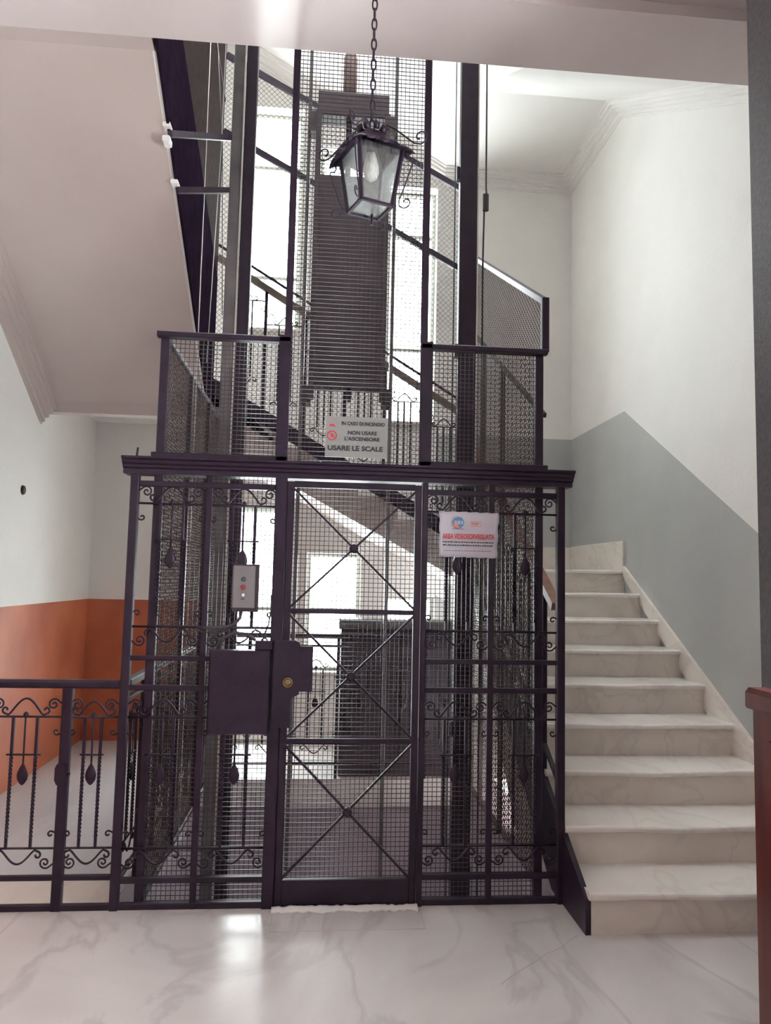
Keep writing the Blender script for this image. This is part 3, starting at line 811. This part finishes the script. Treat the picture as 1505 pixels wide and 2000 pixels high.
bk = thing('back_stair_screen', 'raking iron balustrade and tall mesh screen of the flight behind the lift', 'balustrade', (0, 2.15, 2.3))
def bpart(name, mb, mat='iron', **kw): return put(mb, name, mat, bk, **kw)
def zb(x): return 2.86 - (x+.8)*.578          # top of the dark stringer
bpart('stringer', MB().prism([(1.0, zb(1.0)-.125), (1.0, zb(1.0)), (-1.0, zb(-1.0)), (-1.0, zb(-1.0)-.125)], 1, 2.135, 2.165))
hl = lambda x: 3.81-(x+.8)*.60
bpart('handrail', MB().bar((-1.0, 2.15, hl(-1.0)), (1.0, 2.15, hl(1.0)), .05, .045), 'old_wood')
bpart('raking_rail', MB().bar((-1.0, 2.15, hl(-1.0)+.10), (1.0, 2.15, hl(1.0)+.10), .014, .018))
for d in (0, 1):
    za = (4.85, 5.488)[d]; sl_ = (.535, .52)[d]
    bpart('raking_rail', MB().bar((-1.0, 2.15, za+.2*sl_), (1.0, 2.15, za-1.8*sl_), .03, .045))
bpart('screen_mesh', diamond_mesh(MB(), [(-1.0, zb(-1.0)), (1.0, zb(1.0)), (1.0, 4.55), (-1.0, 5.58)], 'XZ', 2.165, .03, .0014), 'wire', kind='stuff')
for k in range(7):
    x = -.93 + k*.311
    bpart('post', MB().rbox(x-.012, x+.012, 2.138, 2.162, zb(x)-.02, hl(x), .003))
    xc = x+.155
    if xc < 1.0:
        zc = hl(x+.31)-.10
        place(ARCHS, bk, (xc, 2.15, zc), 'X')
        o = MB().tube([(x, 2.15, zc), (x+.311, 2.15, zc)], .005, 6); bpart('thin_bar', o)
        for s in (-1, 0, 1):
            t = place(TW_S, bk, (xc+s*.05, 2.15, zc), 'X'); t.scale = (1, 1, 1.0)
        place(SCR, bk, (xc-.10, 2.15, zc+.07), 'X'); place(HANG, bk, (xc, 2.15, zc-.6), 'X')
        place(CURL, bk, (x+.28, 2.15, zc-.07), 'X')

# left flight: steel stringer plate with mesh guard above
lf = thing('stair_guard', 'dark steel stringer plate and mesh guard of the flight overhead at left', 'stair guard', (-1.0, 1.0, 3.5))
put(MB().prism([(-.11, 4.06), (1.815, 2.80), (2.0, 2.69), (2.13, 2.62), (2.13, 3.76), (.515, 4.453), (-.11, 4.73)], 0, -1.01, -.995), 'stringer_plate', 'matte', lf)
put(diamond_mesh(MB(), [(-.1, 4.72), (.515, 4.45), (2.13, 3.76), (2.13, 6.1), (-.1, 6.1)], 'YZ', -1.0, .017, .0019), 'guard_mesh', 'dullwire', lf, kind='stuff')
put(MB().bar((-1.0, -.1, 5.55), (-1.0, 2.13, 5.2), .02, .03), 'guard_rail', 'iron', lf)
for (y, z, z2) in ((.283, 3.785, 4.065), (.535, 3.61, 3.74)):
    put(MB().bar((-.995, y, z), (-.742, .75, z2), .025, .032), 'wall_bracket', 'iron', lf)
    put(MB().rbox(-1.03, -.99, y-.03, y+.03, z+.022, z+.05, .006), 'bracket_plaster', 'foam', lf)
    if y < .4: put(MB().rbox(-1.03, -.99, y-.02, y+.04, z-.055, z-.02, .006), 'bracket_plaster', 'foam', lf)

# ------------------------------------------------------------------ shaft equipment
def guide(label, s):
    t = thing('guide_rail', label, 'guide rail', (s*.69, .75, -1.25), 'lift guide rails')
    a, b_ = sorted((s*.645, s*.745))
    if s < 0:
        put(MB().rbox(-.742, -.678, .735, .775, -1.25, 7.5, .004), 'web', 'steel', t)
        put(MB().rbox(-.6775, -.668, .72, .735, -1.25, 7.5, .002), 'running_edge', 'steel_edge', t)
        put(MB().rbox(-.667, -.60, .73, .79, -1.25, 7.5, .004), 'flange', 'iron', t)
    else:
        put(MB().rbox(.63, .735, .73, .79, -1.25, 7.5, .004), 'web', 'iron', t)
        put(MB().rbox(.736, .745, .74, .77, -1.25, 7.5, .002), 'running_edge', 'steel_edge', t)
        for k in range(5):
            put(MB().rbox(.61, .63, .74, .78, .6+k*1.1, .68+k*1.1, .004), 'fishplate', 'iron', t)
guide('grey steel lift guide rail with bright edge at the left of the shaft', -1)
guide('dark steel lift guide rail at the right of the shaft', 1)
def cable(label, pts, r=.003, mat='rubber'):
    tag(MB().tube(pts, r, 5).build('lift_cable', mat), label, 'cable', 'cables in the shaft')
cable('leftmost steel cable beside the left guide rail', [(-.89, .75, 6.5), (-.885, .75, 3.0), (-.87, .75, .0)], .0028, 'steel_edge')
cable('slanting cable crossing another beside the left guide rail', [(-.88, .8, 5.0), (-.80, .8, 4.05), (-.76, .8, 3.0)], .003, 'steel')
cable('thin cable closest to the left guide rail', [(-.79, .75, 6.0), (-.80, .75, 4.0), (-.83, .75, 2.7)], .0025, 'steel_edge')
cable('thin black cable just left of the right guide rail', [(.60, .75, 7), (.605, .75, -1.2)], .004)
cable('thick black cable with a tied kink right of the right guide rail', [(.78, .72, 7), (.785, .72, 3.85), (.79, .72, 3.78), (.775, .72, 3.70), (.77, .72, 3.4), (.775, .72, -1.2)], .0055)
tag(MB().rbox(.765, .80, .70, .73, 3.70, 3.80, .008).build('cable_clamp', 'rubber'), 'black clamp on the thick cable right of the shaft', 'clamp')

cwt = thing('counterweight', 'dark slab counterweight hanging in its frame behind the upper mesh', 'counterweight', (0, 1.62, 2.75))
def wp(name, mb, mat='cw'): return put(mb, name, mat, cwt)
nb = 8
for k in range(nb):
    z0 = 2.86+(4.33-2.86)*k/nb
    wp('weight_block', MB().rbox(-.245, .255, 1.56, 1.70, z0, z0+(4.33-2.86)/nb, .001))
wp('head_beam', MB().rbox(-.255, .255, 1.56, 1.70, 4.78, 4.96, .006))
wp('foot_beam', MB().rbox(-.24, .25, 1.56, 1.70, 2.80, 2.858, .006))
for s in (-1, 1):
    wp('side_bar', MB().rbox(min(s*.225, s*.265), max(s*.225, s*.265), 1.535, 1.56, 2.70, 4.80, .004))
    wp('shoe', MB().rbox(min(s*.26, s*.32), max(s*.26, s*.32), 1.56, 1.68, 4.66, 4.80, .006))
    wp('shoe', MB().rbox(min(s*.25, s*.31), max(s*.25, s*.31), 1.56, 1.68, 2.68, 2.80, .006))
wp('tie_rod', MB().tube([(-.03, 1.62, 4.3), (-.03, 1.62, 4.85)], .022, 8))
wp('suspension', MB().lathe([(.03, 0), (.05, .04), (.05, .30), (.035, .34), (.02, .5)], (-.03, 1.62, 4.96), 2, 10), 'rust')
wp('lower_bolt', MB().lathe([(.02, 0), (.02, -.05), (.01, -.09)], (.02, 1.62, 2.80), 2, 8))
for s in (-1, 1):
    t = MB().rbox(min(s*.30, s*.325), max(s*.30, s*.325), 1.61, 1.66, -1.25, 7.5, .003)
    o = t.build('counterweight_rail', 'steel')
    tag(o, 'slim steel rail at the %s edge of the counterweight' % ('left' if s < 0 else 'right'), 'guide rail', 'counterweight rails')
for k, x in enumerate((-.05, .0)):
    cable('steel rope the counterweight hangs from, %s of two' % ('left' if k == 0 else 'right'), [(x, 1.62, 5.4), (x, 1.62, 7.5)], .006, 'steel')

# dark cabinet behind the shaft
cb = thing('machine_cabinet', 'dark metal cabinet standing behind the shaft at floor level', 'cabinet', (.47, 2.35, 0))
def kp(name, mb, mat='cw'): return put(mb, name, mat, cb)
kp('cabinet_body', MB().rbox(.03, .93, 2.22, 2.55, .0, 1.10, .006))
kp('cabinet_top', MB().rbox(.01, .95, 2.20, 2.57, 1.10, 1.165, .006), 'steel')
for x in (.06, .49):
    cdr = kp('cabinet_door', MB().rbox(x, x+.41, 2.205, 2.22, .08, 1.07, .004))
kp('name_strip', MB().box(.30, .55, 2.198, 2.2, 1.12, 1.15), 'plastic')
put(MB().rbox(.505, .517, 2.19, 2.205, .55, .70, .003), 'cabinet_handle', 'steel', cdr)

# ------------------------------------------------------------------ hanging lantern
LC = Vector((.0, -.9, 0))
lan = thing('hanging_lantern', 'square wrought-iron lantern with hammered glass hanging on a chain', 'lantern', (0, -.9, 2.835))
def np_(name, mb, mat='iron'): return put(mb, name, mat, lan)
TH = [math.radians(-114+90*k) for k in range(4)]
def cor(k, r, z): return Vector((math.cos(TH[k % 4])*r, -.9+math.sin(TH[k % 4])*r, z))
ZB_, ZE = 2.838, 3.045
RB, RT = .086, .122
for k in range(4):
    np_('corner_bar', MB().bar(cor(k, RB, ZB_), cor(k, RT, ZE), .013, .013, (math.cos(TH[k]), math.sin(TH[k]), 0)))
    np_('base_bar', MB().bar(cor(k, RB, ZB_), cor(k+1, RB, ZB_), .011, .010))
    a0, a1, b1, b0 = cor(k, RB*.97, ZB_), cor(k+1, RB*.97, ZB_), cor(k+1, RT*.97, ZE), cor(k, RT*.97, ZE)
    pm = MB(); cen = Vector((0, -.9, 2.94))
    vs = [a0, a1, b1, b0]; vi = [v+(Vector((0, -.9, v.z))-v)*.02 for v in vs]
    pm.v = [tuple(v) for v in vs+vi]; pm.face_add([(0, 1, 2, 3), (7, 6, 5, 4), (0, 4, 5, 1), (1, 5, 6, 2), (2, 6, 7, 3), (3, 7, 4, 0)])
    np_('glass_pane', pm, 'lglass')
pm = MB(); b0 = [cor(k, RB*.94, ZB_+.001) for k in range(4)]; b1 = [cor(k, RB*.94, ZB_+.004) for k in range(4)]
pm.v = [tuple(v) for v in b0+b1]; pm.face_add([(3, 2, 1, 0), (4, 5, 6, 7)]+[(i, (i+1) % 4, 4+(i+1) % 4, 4+i) for i in range(4)])
np_('bottom_pane', pm, 'lglass')
# roof: concave square hip with scalloped eaves
rf = MB(); NS = 12; rings = [(.172, ZE-.022), (.150, ZE), (.118, ZE+.022), (.085, ZE+.046), (.058, ZE+.066), (.046, ZE+.085)]
for ri, (r, z) in enumerate(rings):
    for k in range(4):
        for j in range(NS):
            u = j/NS; p = cor(k, r, z)*(1-u)+cor(k+1, r, z)*u
            if ri <= 1: p.z += (.009 if ri == 0 else .004)*abs(math.sin(u*PI*4)) - (.0 if ri else .006)*(1-4*u*(1-u))*0
            if ri == 0: p.z += .022*(4*u*(1-u))
            rf.v.append(tuple(p))
n = 4*NS
rf.face_add([(r*n+i, r*n+(i+1) % n, (r+1)*n+(i+1) % n, (r+1)*n+i) for r in range(len(rings)-1) for i in range(n)])
rf.face_add([tuple((len(rings)-1)*n+i for i in range(n))])
roof = np_('roof', rf); roof.modifiers.new('thickness', 'SOLIDIFY').thickness = .003
cr = MB()
for k in range(8):
    a = 2*PI*k/8+.3
    cr.tube([(.04*math.cos(a), -.9+.04*math.sin(a), ZE+.083), (.05*math.cos(a), -.9+.05*math.sin(a), ZE+.10), (.044*math.cos(a), -.9+.044*math.sin(a), ZE+.112)], [.012, .012, .005], 5)
put(cr, 'crown', 'iron', roof)
skt = np_('lamp_socket', MB().lathe([(.018, .0), (.018, -.05), (.014, -.06)], (0, -.9, ZE+.07), 2, 10))
put(MB().lathe([(.013, .0), (.020, -.02), (.028, -.05), (.030, -.075), (.024, -.098), (.010, -.110), (.001, -.112)], (0, -.9, ZE+.012), 2, 14), 'bulb', 'bulb', skt)
def radial(k, pts):
    d = Vector((math.cos(TH[k]), math.sin(TH[k]), 0))
    return [tuple(Vector((0, -.9, 0))+d*r+Vector((0, 0, z))) for r, z in pts]
def spiral(cr_, cz, r0, r1, a0, a1, n=14): return [(cr_+(r0+(r1-r0)*i/n)*math.cos(a0+(a1-a0)*i/n), cz+(r0+(r1-r0)*i/n)*math.sin(a0+(a1-a0)*i/n)) for i in range(n+1)]
for k in range(4):
    up = spiral(.062, ZE+.098, .006, .012, PI*2.2, PI*.6, 10)[::1] + [(.09, ZE+.088), (.13, ZE+.052), (.165, ZE+.02), (.19, ZE+.012)] + spiral(.188, ZE+.040, .028, .008, -PI*.4, PI*1.5, 16)
    put(MB().tube(radial(k, up), .0032, 5), 'roof_scroll', 'iron', roof)
    lo = spiral(.150, ZE-.026, .006, .014, PI*.2, PI*1.7, 10) + [(.165, ZE-.045), (.150, ZE-.09), (.128, ZE-.15), (.112, ZE-.19)] + spiral(.137, ZE-.200, .026, .006, PI*1.05, PI*2.95, 16)
    np_('side_scroll', MB().tube(radial(k, lo), .0028, 5))
np_('pendant', MB().tube([(.01, -.86, ZB_), (.01, -.86, ZB_-.04)], .006, 6))
# chain links
lk = []
z = ZE+.118; i = 0
while z < 4.08:
    L = .024; W = .009
    pts = []
    for q in range(12):
        a = 2*PI*q/12
        dx = W*math.cos(a); dz = L*math.sin(a)
        pts.append((dx if i % 2 == 0 else dx*.25, (-.9+(0 if i % 2 == 0 else dx)), z+dz))
    np_('chain_link', MB().tube(pts, .0032, 5, closed=True)); z += .040; i += 1
np_('ceiling_rose', MB().lathe([(.045, 0), (.045, -.01), (.02, -.03)], (0, -.9, 4.08), 2, 14))

# ------------------------------------------------------------------ right foreground: dark jamb and wooden booth panel
mb = MB(); mb.rbox(1.318, XR, -1.30, -1.14, 0, 4.08, .01)  # jamb widened out of view to the wall, to shade the first risers
struct('trim_7', mb, 'jamb')
bt = thing('wooden_booth', 'mahogany half-height booth panel with moulded top at the right edge', 'booth', (1.23, -2.0, 0))
def op(name, mb, mat='wood'): return put(mb, name, mat, bt)
op('panel', MB().rbox(1.194, 1.23, -2.9, -1.305, .0, 1.12, .004))
op('end_panel', MB().rbox(1.2305, XR-.01, -1.345, -1.305, .0, 1.12, .004))
op('cap_rail', MB().prism([(1.178, 1.118), (1.182, 1.112), (1.25, 1.112), (1.254, 1.118), (1.254, 1.16), (1.242, 1.175), (1.190, 1.175), (1.178, 1.16)], 1, -2.9, -1.29))
op('base_board', MB().rbox(1.186, 1.1938, -2.9, -1.31, .0, .12, .004))
for k in range(2):
    y0 = -2.85+.77*k
    op('raised_panel', MB().rbox(1.187, 1.1938, y0+.06, y0+.70, .20, 1.03, .006))

# ------------------------------------------------------------------ small things
tag(MB().lathe([(.034, 0), (.030, .012), (.018, .016)], (XL, 1.80, 2.04), 0, 14).build('wall_fitting', 'rubber'), 'small black oval fitting on the upper left wall', 'wall fitting')
dbx = [(-.72, .25, .05, 'foam'), (-.60, .45, .04, 'foam'), (.62, .30, .05, 'rust'), (.78, .42, .04, 'foam')]
for i, (x, y, r, m) in enumerate(dbx):
    b = MB(); rr = random.Random(i)
    b.lathe([(r*.5, 0), (r*(.9+.2*rr.random()), r*.25), (r*.7, r*.55), (r*.25, r*.7)], (x, y, -1.25), 2, 7, False)
    for j, v in enumerate(b.v): b.v[j] = (v[0]+rr.uniform(-.3, .3)*r, v[1]+rr.uniform(-.3, .3)*r, v[2])
    tag(b.build('rubble_lump', m), ['white scrap of rubble nearest the left front of the pit', 'white rubble lump lying behind the first at left of the pit', 'rusty brown lump at the right front of the pit', 'pale rubble lump at the far right of the pit'][i], 'rubble')
